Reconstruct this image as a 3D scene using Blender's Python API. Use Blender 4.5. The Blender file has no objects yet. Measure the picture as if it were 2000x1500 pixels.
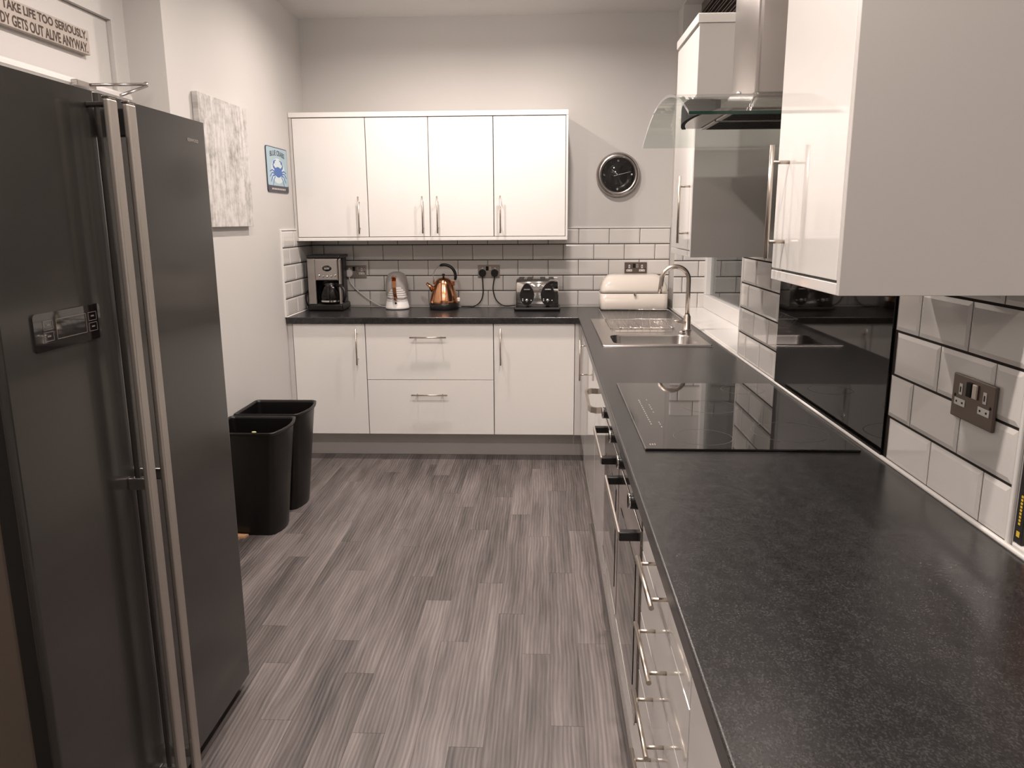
import bpy, bmesh, math, random
from mathutils import Vector, Matrix
from math import sin, cos, pi, radians
random.seed(7)
D = bpy.data
C = bpy.context.scene
COL = C.collection

# ------------------------------------------------------------------ camera
F, PITCH, YAW, ROLL, CAMH = 1511.2, .2079, .0436, -.0057, 1.4847
fw = Vector((-sin(YAW)*cos(PITCH), cos(YAW)*cos(PITCH), -sin(PITCH)))
rt = Vector((cos(YAW), sin(YAW), 0)); up = rt.cross(fw)
r2 = cos(ROLL)*rt + sin(ROLL)*up; u2 = -sin(ROLL)*rt + cos(ROLL)*up
cam = D.objects.new('camera', D.cameras.new('camera')); COL.objects.link(cam)
cam.matrix_world = Matrix(((r2.x, u2.x, -fw.x, 0), (r2.y, u2.y, -fw.y, 0), (r2.z, u2.z, -fw.z, CAMH), (0, 0, 0, 1)))
cam.data.sensor_width = 36; cam.data.lens = F/2000*36
cam.data.clip_start = .02
C.camera = cam
# ------------------------------------------------------------------ world, exposure
w = D.worlds.new('night'); C.world = w; w.use_nodes = True
w.node_tree.nodes['Background'].inputs[0].default_value = (.02, .022, .03, 1)
w.node_tree.nodes['Background'].inputs[1].default_value = .3
C.view_settings.view_transform = 'Standard'; C.view_settings.look = 'None'
C.view_settings.gamma = 1; C.view_settings.exposure = 0.14; C.view_settings.use_curve_mapping = False
# ------------------------------------------------------------------ recessed ceiling lamps and added fill points
CEIL = 2.76
LAMPS = [(-.80, 4.25), (.07, 4.3), (-.80, 2.75), (.12, 2.75), (-.80, 1.14), (.13, 1.14), (-.88, -.35), (.1, -.35)]
LCOL = (1.0, .872, .80)
for i, (lx, ly) in enumerate(LAMPS):
    ld = D.lights.new('downlight_beam', 'AREA'); ld.shape = 'DISK'; ld.size = .07
    ld.energy = 14.5*(1 if ly > 0 else .38); ld.color = LCOL; ld.spread = radians(165)
    lo = D.objects.new('downlight_beam', ld); COL.objects.link(lo); lo.location = (lx, ly, CEIL-.040)
    pd = D.lights.new('ceiling_fill', 'POINT'); pd.energy = 3.2*(1 if ly > 0 else .38); pd.color = LCOL; pd.shadow_soft_size = .025  # added fill point below each downlight, brightens the ceiling and softens wall falloff
    po = D.objects.new('ceiling_fill', pd); COL.objects.link(po); po.location = (lx, ly, CEIL-.075)

# ------------------------------------------------------------------ materials
MATS = {}
def mat(name, col, rough=.5, metal=0, coat=0, spec=.5, bump=None, emis=None, trans=0, ior=1.45, alpha=1, coat_r=.03, vary=None):
    m = D.materials.new(name); m.use_nodes = True
    nt = m.node_tree; b = nt.nodes['Principled BSDF']
    b.inputs['Base Color'].default_value = (*col, 1); b.inputs['Roughness'].default_value = rough
    b.inputs['Metallic'].default_value = metal; b.inputs['Coat Weight'].default_value = coat
    b.inputs['Coat Roughness'].default_value = coat_r
    b.inputs['Specular IOR Level'].default_value = spec; b.inputs['IOR'].default_value = ior
    b.inputs['Transmission Weight'].default_value = trans
    if emis: b.inputs['Emission Color'].default_value = (*emis[0], 1); b.inputs['Emission Strength'].default_value = emis[1]
    tc = nt.nodes.new('ShaderNodeTexCoord')
    n = nt.nodes.new('ShaderNodeTexNoise')
    sc, st = (bump or (60, .01))[:2]
    n.inputs['Scale'].default_value = sc; n.inputs['Detail'].default_value = 4
    mp = nt.nodes.new('ShaderNodeMapping'); mp.inputs['Scale'].default_value = (bump[2] if bump and len(bump) > 2 else (1, 1, 1))
    nt.links.new(tc.outputs['Object'], mp.inputs[0]); nt.links.new(mp.outputs[0], n.inputs['Vector'])
    bp = nt.nodes.new('ShaderNodeBump'); bp.inputs['Strength'].default_value = st; bp.inputs['Distance'].default_value = .002
    nt.links.new(n.outputs['Fac'], bp.inputs['Height'])
    if bump: nt.links.new(bp.outputs[0], b.inputs['Normal'])
    # slight tonal wear
    v = vary if vary is not None else .04
    mx = nt.nodes.new('ShaderNodeMix'); mx.data_type = 'RGBA'
    mx.inputs['A'].default_value = (*[c*(1-v) for c in col], 1); mx.inputs['B'].default_value = (*[min(1, c*(1+v)) for c in col], 1)
    n2 = nt.nodes.new('ShaderNodeTexNoise'); n2.inputs['Scale'].default_value = 3.1
    nt.links.new(tc.outputs['Object'], n2.inputs['Vector'])
    nt.links.new(n2.outputs['Fac'], mx.inputs['Factor']); nt.links.new(mx.outputs['Result'], b.inputs['Base Color'])
    MATS[name] = m
    return m
PAINT = mat('wall_paint', (.575, .56, .54), .62, bump=(90, .12), vary=.02)
CEILP = mat('ceiling_paint', (.70, .685, .665), .8, vary=.02)
WGLOSS = mat('white_gloss_door', (.83, .815, .79), .07, coat=.4, vary=.01)
WSATIN = mat('white_satin_panel', (.60, .58, .56), .33, vary=.01)
WPVC = mat('white_pvc', (.78, .77, .75), .25, vary=.01)
TILE = mat('glazed_tile', (.70, .68, .655), .13, coat=.3, vary=.015)
GROUT = mat('brown_grout', (.018, .012, .009), .9)
VGAP = mat('vinyl_base', (.16, .14, .13), .6)
SEAL = mat('white_sealant', (.8, .78, .75), .35)
STEEL = mat('brushed_steel', (.46, .43, .41), .26, metal=1, bump=(220, .04, (1, 1, .05)))
CHROME = mat('chrome', (.72, .70, .68), .08, metal=1)
NICKEL = mat('satin_nickel', (.56, .50, .44), .3, metal=1)
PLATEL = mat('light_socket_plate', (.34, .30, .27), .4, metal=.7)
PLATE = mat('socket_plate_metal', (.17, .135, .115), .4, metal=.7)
BLACKG = mat('black_glass', (.006, .005, .005), .03, coat=.5)
SPLASH = mat('splashback_glass', (.004, .0035, .003), .03, spec=.32)
BLACKP = mat('black_plastic', (.010, .009, .009), .32)
BINP = mat('bin_plastic', (.0045, .004, .004), .34, bump=(300, .1))
DARKIN = mat('dark_gap', (.006, .005, .005), .8)
FRID = mat('graphite_steel', (.037, .0345, .031), .24, metal=.35, coat=.3, coat_r=.1, vary=.05)
FRIDB = mat('fridge_side_paint', (.11, .085, .068), .55)
ALU = mat('satin_aluminium', (.50, .46, .42), .38, metal=.9)
COPPER = mat('copper', (.72, .36, .20), .16, metal=1)
WPLAS = mat('white_plastic', (.74, .72, .70), .25)
GPLAS = mat('grey_gloss_plastic', (.38, .36, .35), .3)
CREAM = mat('cream_enamel', (.76, .70, .63), .2, coat=.3)
WOODT = mat('raw_wood', (.62, .36, .20), .6)
INK = mat('white_print', (.62, .6, .57), .5)
DIMINK = mat('dim_print', (.24, .225, .21), .5)
OVEN = mat('oven_steel', (.22, .195, .175), .13, metal=.75, coat=.6, vary=.03)
YEL = mat('yellow_print', (.75, .52, .05), .5)
GREENG = mat('glass_edge', (.01, .03, .022), .1)

def glass_mat(name, tint, rough=0.0, edge=1.45):
    m = D.materials.new(name); m.use_nodes = True; b = m.node_tree.nodes['Principled BSDF']
    b.inputs['Base Color'].default_value = (*tint, 1); b.inputs['Transmission Weight'].default_value = 1
    b.inputs['Roughness'].default_value = rough; b.inputs['IOR'].default_value = edge
    return m
def thin_glass(name, tint):   # transparent + fresnel mirror, for panes that must let lamp light through
    m = D.materials.new(name); m.use_nodes = True; nt = m.node_tree; nt.nodes.clear()
    o = nt.nodes.new('ShaderNodeOutputMaterial'); t = nt.nodes.new('ShaderNodeBsdfTransparent'); g = nt.nodes.new('ShaderNodeBsdfGlossy')
    t.inputs[0].default_value = (*tint, 1); g.inputs['Roughness'].default_value = .02
    f = nt.nodes.new('ShaderNodeFresnel'); f.inputs[0].default_value = 1.5; mx = nt.nodes.new('ShaderNodeMixShader')
    ge = nt.nodes.new('ShaderNodeNewGeometry'); iv = nt.nodes.new('ShaderNodeMath'); iv.operation = 'SUBTRACT'; iv.inputs[0].default_value = 1
    mu = nt.nodes.new('ShaderNodeMath'); mu.operation = 'MULTIPLY'
    nt.links.new(ge.outputs['Backfacing'], iv.inputs[1]); nt.links.new(iv.outputs[0], mu.inputs[0]); nt.links.new(f.outputs[0], mu.inputs[1])
    nt.links.new(mu.outputs[0], mx.inputs[0]); nt.links.new(t.outputs[0], mx.inputs[1]); nt.links.new(g.outputs[0], mx.inputs[2])
    nt.links.new(mx.outputs[0], o.inputs[0]); return m
HOODG = thin_glass('hood_glass', (.90, .93, .915))
PANE = thin_glass('window_glass', (.8, .82, .82))
CARAFE = thin_glass('carafe_glass', (.5, .47, .44))

def worktop_mat():
    m = D.materials.new('speckled_worktop'); m.use_nodes = True; nt = m.node_tree; b = nt.nodes['Principled BSDF']
    tc = nt.nodes.new('ShaderNodeTexCoord')
    n1 = nt.nodes.new('ShaderNodeTexNoise'); n1.inputs['Scale'].default_value = 420; n1.inputs['Detail'].default_value = 3
    n2 = nt.nodes.new('ShaderNodeTexNoise'); n2.inputs['Scale'].default_value = 34; n2.inputs['Detail'].default_value = 6
    mp = nt.nodes.new('ShaderNodeMapping'); mp.inputs['Scale'].default_value = (1, .75, 1)
    nt.links.new(tc.outputs['Object'], mp.inputs[0])
    for n in (n1, n2): nt.links.new(mp.outputs[0], n.inputs['Vector'])
    r1 = nt.nodes.new('ShaderNodeValToRGB'); e = r1.color_ramp.elements
    e[0].position = .44; e[0].color = (.014, .0135, .014, 1); e[1].position = .76; e[1].color = (.054, .053, .054, 1)
    r2_ = nt.nodes.new('ShaderNodeValToRGB'); e = r2_.color_ramp.elements
    e[0].position = .38; e[0].color = (.8, .8, .8, 1); e[1].position = .66; e[1].color = (1.2, 1.2, 1.2, 1)
    mu = nt.nodes.new('ShaderNodeMix'); mu.data_type = 'RGBA'; mu.blend_type = 'MULTIPLY'; mu.inputs['Factor'].default_value = 1
    nt.links.new(n1.outputs['Fac'], r1.inputs[0]); nt.links.new(n2.outputs['Fac'], r2_.inputs[0])
    nt.links.new(r1.outputs[0], mu.inputs['A']); nt.links.new(r2_.outputs[0], mu.inputs['B'])
    nt.links.new(mu.outputs['Result'], b.inputs['Base Color'])
    b.inputs['Roughness'].default_value = .27; b.inputs['Specular IOR Level'].default_value = .5
    bp = nt.nodes.new('ShaderNodeBump'); bp.inputs['Strength'].default_value = .12; bp.inputs['Distance'].default_value = .001
    nt.links.new(n1.outputs['Fac'], bp.inputs['Height']); nt.links.new(bp.outputs[0], b.inputs['Normal'])
    return m
WORK = worktop_mat()

def plank_mat():
    m = D.materials.new('grey_oak_vinyl'); m.use_nodes = True; nt = m.node_tree; b = nt.nodes['Principled BSDF']
    L = nt.links.new
    tc = nt.nodes.new('ShaderNodeTexCoord'); oi = nt.nodes.new('ShaderNodeObjectInfo')
    off = nt.nodes.new('ShaderNodeVectorMath'); off.operation = 'SCALE'; off.inputs[0].default_value = (13.1, 7.7, 3.3)
    L(oi.outputs['Random'], off.inputs['Scale'])
    ad = nt.nodes.new('ShaderNodeVectorMath'); ad.operation = 'ADD'; L(tc.outputs['Object'], ad.inputs[0]); L(off.outputs[0], ad.inputs[1])
    # warped grain stretched along the plank
    wn = nt.nodes.new('ShaderNodeTexNoise'); wn.inputs['Scale'].default_value = 2.2; wn.inputs['Detail'].default_value = 2
    L(ad.outputs[0], wn.inputs['Vector'])
    ws = nt.nodes.new('ShaderNodeVectorMath'); ws.operation = 'MULTIPLY_ADD'; ws.inputs[1].default_value = (.035, 0, 0)
    L(wn.outputs['Color'], ws.inputs[0]); L(ad.outputs[0], ws.inputs[2])
    mp = nt.nodes.new('ShaderNodeMapping'); mp.inputs['Scale'].default_value = (105, 3.2, 1); L(ws.outputs[0], mp.inputs[0])
    n1 = nt.nodes.new('ShaderNodeTexNoise'); n1.inputs['Scale'].default_value = 1; n1.inputs['Detail'].default_value = 7; n1.inputs['Roughness'].default_value = .72
    L(mp.outputs[0], n1.inputs['Vector'])
    mp2 = nt.nodes.new('ShaderNodeMapping'); mp2.inputs['Scale'].default_value = (14, 1.6, 1); L(ws.outputs[0], mp2.inputs[0])
    n2 = nt.nodes.new('ShaderNodeTexNoise'); n2.inputs['Scale'].default_value = 1; n2.inputs['Detail'].default_value = 3
    L(mp2.outputs[0], n2.inputs['Vector'])
    wv = nt.nodes.new('ShaderNodeTexWave'); wv.inputs['Scale'].default_value = 9; wv.inputs['Distortion'].default_value = 5; wv.inputs['Detail'].default_value = 2; wv.inputs['Detail Scale'].default_value = .6
    mp3 = nt.nodes.new('ShaderNodeMapping'); mp3.inputs['Scale'].default_value = (2.6, .22, 1); L(ws.outputs[0], mp3.inputs[0]); L(mp3.outputs[0], wv.inputs['Vector'])
    def mathn(op, a, bb, c=None):
        q = nt.nodes.new('ShaderNodeMath'); q.operation = op
        for i_, s in enumerate((a, bb, c)):
            if s is None: continue
            if isinstance(s, (int, float)): q.inputs[i_].default_value = s
            else: L(s, q.inputs[i_])
        return q.outputs[0]
    s = mathn('MULTIPLY', n1.outputs['Fac'], .66)
    s = mathn('MULTIPLY_ADD', n2.outputs['Fac'], .56, s)
    s = mathn('MULTIPLY_ADD', wv.outputs['Fac'], .13, s)
    s = mathn('MULTIPLY_ADD', oi.outputs['Random'], .16, s); s = mathn('SUBTRACT', s, .09)
    r = nt.nodes.new('ShaderNodeValToRGB'); L(s, r.inputs[0])
    e = r.color_ramp.elements
    e[0].position = .40; e[0].color = (.038, .033, .033, 1); e[1].position = .92; e[1].color = (.25, .222, .212, 1)
    q = r.color_ramp.elements.new(.64); q.color = (.125, .109, .105, 1)
    L(r.outputs[0], b.inputs['Base Color']); b.inputs['Roughness'].default_value = .42
    bp = nt.nodes.new('ShaderNodeBump'); bp.inputs['Strength'].default_value = .15; bp.inputs['Distance'].default_value = .001
    L(n1.outputs['Fac'], bp.inputs['Height']); L(bp.outputs[0], b.inputs['Normal'])
    return m
PLANK = plank_mat()

def paint_mat():
    m = D.materials.new('abstract_painting'); m.use_nodes = True; nt = m.node_tree; b = nt.nodes['Principled BSDF']; L = nt.links.new
    tc = nt.nodes.new('ShaderNodeTexCoord')
    out = []
    for sc, scale, det in (((1, 5, 1.3), 3.0, 6), ((1, 30, 5), 1.5, 5), ((1, 8, 10), 2.2, 4)):
        mp = nt.nodes.new('ShaderNodeMapping'); mp.inputs['Scale'].default_value = sc; L(tc.outputs['Object'], mp.inputs[0])
        n = nt.nodes.new('ShaderNodeTexNoise'); n.inputs['Scale'].default_value = scale; n.inputs['Detail'].default_value = det; n.inputs['Roughness'].default_value = .65
        L(mp.outputs[0], n.inputs['Vector']); out.append(n.outputs['Fac'])
    a = nt.nodes.new('ShaderNodeMath'); a.operation = 'ADD'; L(out[0], a.inputs[0]); L(out[1], a.inputs[1])
    a2 = nt.nodes.new('ShaderNodeMath'); a2.operation = 'ADD'; L(a.outputs[0], a2.inputs[0]); L(out[2], a2.inputs[1])
    a3 = nt.nodes.new('ShaderNodeMath'); a3.operation = 'MULTIPLY'; a3.inputs[1].default_value = .3333; L(a2.outputs[0], a3.inputs[0])
    r = nt.nodes.new('ShaderNodeValToRGB'); e = r.color_ramp.elements
    e[0].position = .37; e[0].color = (.20, .19, .185, 1); e[1].position = .56; e[1].color = (.62, .60, .585, 1)
    q = e.new(.46); q.color = (.43, .415, .40, 1)
    L(a3.outputs[0], r.inputs[0]); L(r.outputs[0], b.inputs['Base Color']); b.inputs['Roughness'].default_value = .55
    bp = nt.nodes.new('ShaderNodeBump'); bp.inputs['Strength'].default_value = .5; bp.inputs['Distance'].default_value = .003
    L(a3.outputs[0], bp.inputs['Height']); L(bp.outputs[0], b.inputs['Normal'])
    return m
ARTM = paint_mat()
CRATE = mat('weathered_sign_board', (.42, .375, .335), .7, bump=(30, .3, (1, .2, 3)), vary=.25)
SIGNINK = mat('dark_brown_letters', (.065, .042, .032), .7)
TINBG = mat('pale_blue_print', (.36, .50, .56), .35, vary=.1)
TINW = mat('pale_white_print', (.60, .70, .72), .35)
TINB = mat('crab_blue_print', (.035, .13, .42), .35, vary=.25)
TIND = mat('navy_print', (.03, .05, .10), .35)
TINK = mat('tin_dark_band', (.035, .03, .04), .4)
COVER = mat('cookbook_cover_print', (.50, .20, .07), .35, vary=.7)
NAVY = mat('navy_cover_print', (.03, .03, .12), .35)
BLIND = mat('dark_blind_slat', (.085, .065, .06), .4)

# ------------------------------------------------------------------ mesh builder
class MB:
    def __init__(s, fr=None): s.v = []; s.f = []; s.sm = []; s.fr = fr
    def add(s, verts, faces, smooth=False):
        k = len(s.v)
        for p in verts: s.v.append(s.fr(*p) if s.fr else tuple(p))
        for f in faces: s.f.append([k+i for i in f]); s.sm.append(smooth)
        return s
    def bm(s, b, smooth=False):
        b.verts.index_update()
        return s.add([v.co[:] for v in b.verts], [[v.index for v in f.verts] for f in b.faces], smooth)
    def box(s, x0, x1, y0, y1, z0, z1, b=0, seg=2, smooth=False):
        x0, x1 = sorted((x0, x1)); y0, y1 = sorted((y0, y1)); z0, z1 = sorted((z0, z1))
        if b <= 0:
            return s.add([(x, y, z) for x in (x0, x1) for y in (y0, y1) for z in (z0, z1)],
                         [(0, 1, 3, 2), (4, 6, 7, 5), (0, 4, 5, 1), (2, 3, 7, 6), (0, 2, 6, 4), (1, 5, 7, 3)])
        q = bmesh.new(); bmesh.ops.create_cube(q, size=1)
        for v in q.verts: v.co = Vector(((x0+x1)/2+v.co.x*(x1-x0), (y0+y1)/2+v.co.y*(y1-y0), (z0+z1)/2+v.co.z*(z1-z0)))
        bmesh.ops.bevel(q, geom=q.edges[:], offset=b, segments=seg, profile=.5, affect='EDGES')
        s.bm(q, smooth); q.free(); return s
    def loft(s, rings, cap=True, smooth=True, closed=True):
        n = len(rings[0]); vs = [p for r in rings for p in r]; fs = []
        m = n if closed else n-1
        for i in range(len(rings)-1):
            for j in range(m):
                a = i*n+j; b_ = i*n+(j+1) % n
                fs.append((a, b_, b_+n, a+n))
        k0 = len(s.v); s.add(vs, fs, smooth)
        if cap:
            s.f.append([k0+i for i in range(n)][::-1]); s.sm.append(False)
            s.f.append([k0+(len(rings)-1)*n+i for i in range(n)]); s.sm.append(False)
        return s
    def tube(s, pts, r, n=10, cap=True, closed=False):
        P = [Vector(p) for p in pts]; rs = r if isinstance(r, (list, tuple)) else [r]*len(P)
        if closed: P = P+[P[0], P[1]]; rs = list(rs)+[rs[0], rs[1]]
        rings = []; t0 = (P[1]-P[0]).normalized()
        a = t0.orthogonal().normalized()
        for i, p in enumerate(P):
            if i == 0: t = t0
            elif i == len(P)-1: t = (P[i]-P[i-1]).normalized()
            else: t = ((P[i+1]-p).normalized()+(p-P[i-1]).normalized()).normalized()
            a = (a-t*a.dot(t)).normalized(); b_ = t.cross(a)
            rings.append([tuple(p+rs[i]*(cos(2*pi*j/n)*a+sin(2*pi*j/n)*b_)) for j in range(n)])
        if closed: rings = rings[1:]; cap = False
        return s.loft(rings, cap)
    def cyl(s, p, q, r, r1=None, n=20):
        return s.tube([p, q], [r, r if r1 is None else r1], n)
    def lathe(s, prof, c, n=32, ax='z', sx=1, sy=1):
        rings = []
        for r, h in prof:
            r = max(r, 1e-4); ring = []
            for j in range(n):
                a = 2*pi*j/n; u, v_ = r*cos(a)*sx, r*sin(a)*sy
                ring.append({'z': (c[0]+u, c[1]+v_, c[2]+h), 'y': (c[0]+u, c[1]+h, c[2]+v_), 'x': (c[0]+h, c[1]+u, c[2]+v_)}[ax])
            rings.append(ring)
        return s.loft(rings, False)
    def poly(s, pts, n0, n1):      # extrude an outline given in the first two frame axes (u,v) along the third
        k = len(pts)
        return s.add([(u, v, n0) for u, v in pts]+[(u, v, n1) for u, v in pts],
                     [tuple(range(k))[::-1], tuple(range(k, 2*k))]+[(i, (i+1) % k, k+(i+1) % k, k+i) for i in range(k)])
    def obj(s, name, m, parent=None, kind=None, origin=None):
        o0 = Vector(origin) if origin else (Vector(parent['_o']) if parent is not None else Vector((0, 0, 0)))
        me = D.meshes.new(name); me.from_pydata([tuple(Vector(p)-o0) for p in s.v], [], s.f)
        for p, q in zip(me.polygons, s.sm): p.use_smooth = q
        b = bmesh.new(); b.from_mesh(me); bmesh.ops.recalc_face_normals(b, faces=b.faces); b.to_mesh(me); b.free()
        me.materials.append(m)
        o = D.objects.new(name, me); COL.objects.link(o)
        if parent is not None: o.parent = parent
        else: o.location = o0
        o['_o'] = tuple(o0)
        if kind: o['kind'] = kind
        return o
def FB(x, y, z): return lambda u, v, n: (x+u, y-n, z+v)      # faces the camera (-y)
def FR(x, y, z): return lambda u, v, n: (x-n, y-u, z+v)      # on the right wall (faces -x)
def FL(x, y, z): return lambda u, v, n: (x+n, y+u, z+v)      # on the left wall (faces +x)
def FU(x, y, z): return lambda u, v, n: (x+u, y+v, z+n)      # lies flat, faces up
def thing(name, label, cat, loc, group=None):
    o = D.objects.new(name, None); COL.objects.link(o); o.location = loc; o.empty_display_size = .05
    o['_o'] = tuple(loc); o['label'] = label; o['category'] = cat
    if group: o['group'] = group
    return o
def tag(o, label, cat, group=None):
    o['label'] = label; o['category'] = cat
    if group: o['group'] = group
    return o
def text(body, width, height, fr, m, name, parent, bold=.0, extr=.0004, arch=0):
    cu = D.curves.new('t', 'FONT'); cu.body = body; cu.extrude = 0; cu.offset = bold; cu.resolution_u = 3
    o = D.objects.new('t', cu); COL.objects.link(o)
    dg = bpy.context.evaluated_depsgraph_get(); me = D.meshes.new_from_object(o.evaluated_get(dg))
    xs = [v.co.x for v in me.vertices]; ys = [v.co.y for v in me.vertices]
    x0, x1, y0, y1 = min(xs), max(xs), min(ys), max(ys)
    b = MB(fr); vs = []
    for v in me.vertices:
        t = (v.co.x-x0)/(x1-x0)
        vs.append((t*width, (v.co.y-y0)/(y1-y0)*height + arch*4*t*(1-t), extr))
    b.add(vs, [tuple(p.vertices) for p in me.polygons])
    D.objects.remove(o); D.curves.remove(cu); D.meshes.remove(me)
    return b.obj(name, m, parent)

# ================================================================== room shell
WT = .913                       # worktop height
XL, XR, YB = -1.59, .823, 5.266
XD = -1.75                      # wall with the door, set back behind the fridge
def struct(name, b, m): return b.obj(name, m, None, 'structure')
floor = struct('floor', MB().box(-1.9, 1.9, -1.7, 5.4, -.06, -.0012), VGAP)
starts = [3.228-1.033, 2.62, 2.372, 2.065, 2.525, 2.32, 2.013, 2.837, 2.53, 1.96, 2.737, 2.457]
pw, pl = .0987, 1.033
pb = MB().box(0, pw-.0008, 0, pl-.0010, -.0035, 0, .0003, 1)
proto = None
for c in range(-6, 26):
    x0 = -1.162+(c)*pw
    if x0 < -1.76 or x0 > 1.25: continue
    s0 = starts[c % 12] if c < 12 else starts[(c*5+3) % 12]
    for r in range(-4, 4):
        y0 = s0+r*pl
        if y0+pl < -.6 or y0 > 5.2: continue
        if x0 > .27 and y0 > .3: continue
        if proto is None:
            proto = pb.obj('plank', PLANK, floor); o = proto
        else:
            o = proto.copy(); COL.objects.link(o); o.parent = floor
        o.location = (x0, y0, 0)
struct('ceiling', MB().box(-1.9, 1.9, -1.7, 5.4, CEIL, CEIL+.05), CEILP)
wall_back = struct('wall_back', MB().box(XL-.3, 1.3, YB+.006, YB+.12, 0, CEIL), PAINT)
WYN, WYF, WX = 3.30, 5.075, 1.06    # window recess
WTOP = 2.755
b = MB()
b.box(XR+.006, XR+.4, 1.321, WYN, 0, CEIL); b.box(XR+.006, XR+.4, WYN, WYF+.006, 0, WT-.001)
b.box(XR+.006, XR+.4, WYN, WYF+.006, WTOP, CEIL); b.box(XR+.006, XR+.4, WYF+.006, YB+.006, 0, CEIL)
b.box(XR+.006, XR+.5, -1.6, 1.321, 0, .905); b.box(XR+.5, XR+.6, -1.6, 1.4, 0, CEIL)
wall_right = struct('wall_right', b, PAINT)
b = MB(); b.box(XL-.3, XL, 3.38, YB+.006, 0, CEIL)
b.box(XD-.15, XD-.03, -1.6, 3.38, 0, CEIL); b.box(XD-.03, XD, 3.275, 3.38, 0, CEIL)
b.box(XD-.03, XD, -1.6, 3.275, 2.285, CEIL); b.box(XD-.03, XD, -1.6, 2.2, 0, 2.285)
wall_left = struct('wall_left', b, PAINT)
wall_front = struct('wall_front', MB().box(-1.9, 1.9, -1.7, -1.6, 0, CEIL), PAINT)
# door behind the fridge with its head architrave and the panel above it
b = MB(); b.box(XD-.03, XD-.022, 2.2, 3.275, 1.99, 2.285)
door = struct('door_1', MB().box(XD-.03, XD-.005, 2.28, 3.2, .005, 1.93, .003), WSATIN)
MB().cyl((XD-.005, 2.36, 1.0), (XD+.04, 2.36, 1.0), .009).cyl((XD+.038, 2.36, 1.0), (XD+.038, 2.46, 1.0), .009).obj('door_handle', CHROME, door)
t = struct('trim_1', MB().box(XD-.028, XD-.02, 2.2, 3.272, 2.01, 2.283), PAINT)
prof = [(0, 1.925), (.022, 1.925), (.026, 1.935), (.026, 1.958), (.019, 1.964), (.019, 1.978), (.030, 1.986), (.030, 1.998), (.020, 2.006), (.008, 2.012), (0, 2.012)]
b = MB(); b.add([(XD-.004+p, y, z) for y in (2.2, 3.335) for p, z in prof],
                [tuple(range(len(prof)))[::-1], tuple(range(len(prof), 2*len(prof)))]+[(i, (i+1) % len(prof), len(prof)+(i+1) % len(prof), len(prof)+i) for i in range(len(prof))])
b.box(XD-.004, XD+.022, 3.235, 3.30, 0, 1.93, .004).box(XD-.004, XD+.022, 2.2, 2.265, 0, 1.93, .004)
struct('trim_2', b, WPVC)

# ------------------------------------------------------------------ bevelled wall tiles, each one a part of its wall
TR, TL_, G, GV = .103, .203, .0058, .0034
cache = {}
def tile_mesh(w, h, orient):
    key = (round(w, 3), round(h, 3), orient)
    if key in cache: return cache[key]
    fr = {'B': FB, 'R': FR, 'L': FL}[orient](0, 0, 0)
    i = min(.0095, w*.3, h*.3); n0, n1, n2 = 0, .0042, .0068
    vs = [(0, 0, n0), (w, 0, n0), (w, h, n0), (0, h, n0), (0, 0, n1), (w, 0, n1), (w, h, n1), (0, h, n1),
          (i, i, n2), (w-i, i, n2), (w-i, h-i, n2), (i, h-i, n2)]
    fs = [(0, 1, 5, 4), (1, 2, 6, 5), (2, 3, 7, 6), (3, 0, 4, 7), (4, 5, 9, 8), (5, 6, 10, 9), (6, 7, 11, 10), (7, 4, 8, 11), (8, 9, 10, 11)]
    me = D.meshes.new('tile'); me.from_pydata([fr(*v) for v in vs], [], fs)
    me.materials.append(TILE); cache[key] = me; return me
def tile_run(wall, orient, u0, u1, rows, joint, pos, z0=.9185, flip=0, rowtop=None):
    """tiles between u0 and u1 (along the run), joint = a joint position on even rows; pos(u) gives the origin"""
    for k in range(rows):
        j = joint+(TL_/2 if (k+flip) % 2 else 0)
        a = u0
        m0 = math.floor((u0-j)/TL_+1e-6)
        while a < u1-.004:
            m0 += 1; e = min(j+m0*TL_, u1)
            if e-a > .012:
                hh = TR-G
                if rowtop and k == rows-1: hh = rowtop
                o = D.objects.new('tile', tile_mesh(e-a-GV, hh, orient)); COL.objects.link(o); o.parent = wall
                x, y = pos(a+GV/2); o.location = (x, y, z0+k*TR+G/2)
            a = e
ZT = .9185+5*TR
MB().box(XL, XR+.003, YB+.001, YB+.006, WT, ZT).obj('grout', GROUT, wall_back)
tile_run(wall_back, 'B', XL+.004, XR+.004, 5, .2208, lambda u: (u, YB+.004))
MB().box(XR+.001, XR+.006, 1.333, WYN, WT, ZT+.24).obj('grout', GROUT, wall_right)
# frame u runs towards the camera on this wall: u = -y
tile_run(wall_right, 'R', -1.84, -1.333, 6, -1.5237+TL_/2, lambda u: (XR+.004, -u))
tile_run(wall_right, 'R', -WYN, -2.745, 6, -3.1765, lambda u: (XR+.004, -u))
MB().box(XR+.006, WX-.03, WYF+.001, WYF+.006, WT, ZT+2*TR).obj('grout', GROUT, wall_right)
tile_run(wall_right, 'B', XR+.004, WX-.012, 7, .985, lambda u: (u, WYF+.004))
MB().box(XL, XL+.005, 4.66, YB, WT, ZT).obj('grout', GROUT, wall_left)
tile_run(wall_left, 'L', 4.662, YB-.004, 5, 4.886, lambda u: (XL+.002, u))
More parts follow.
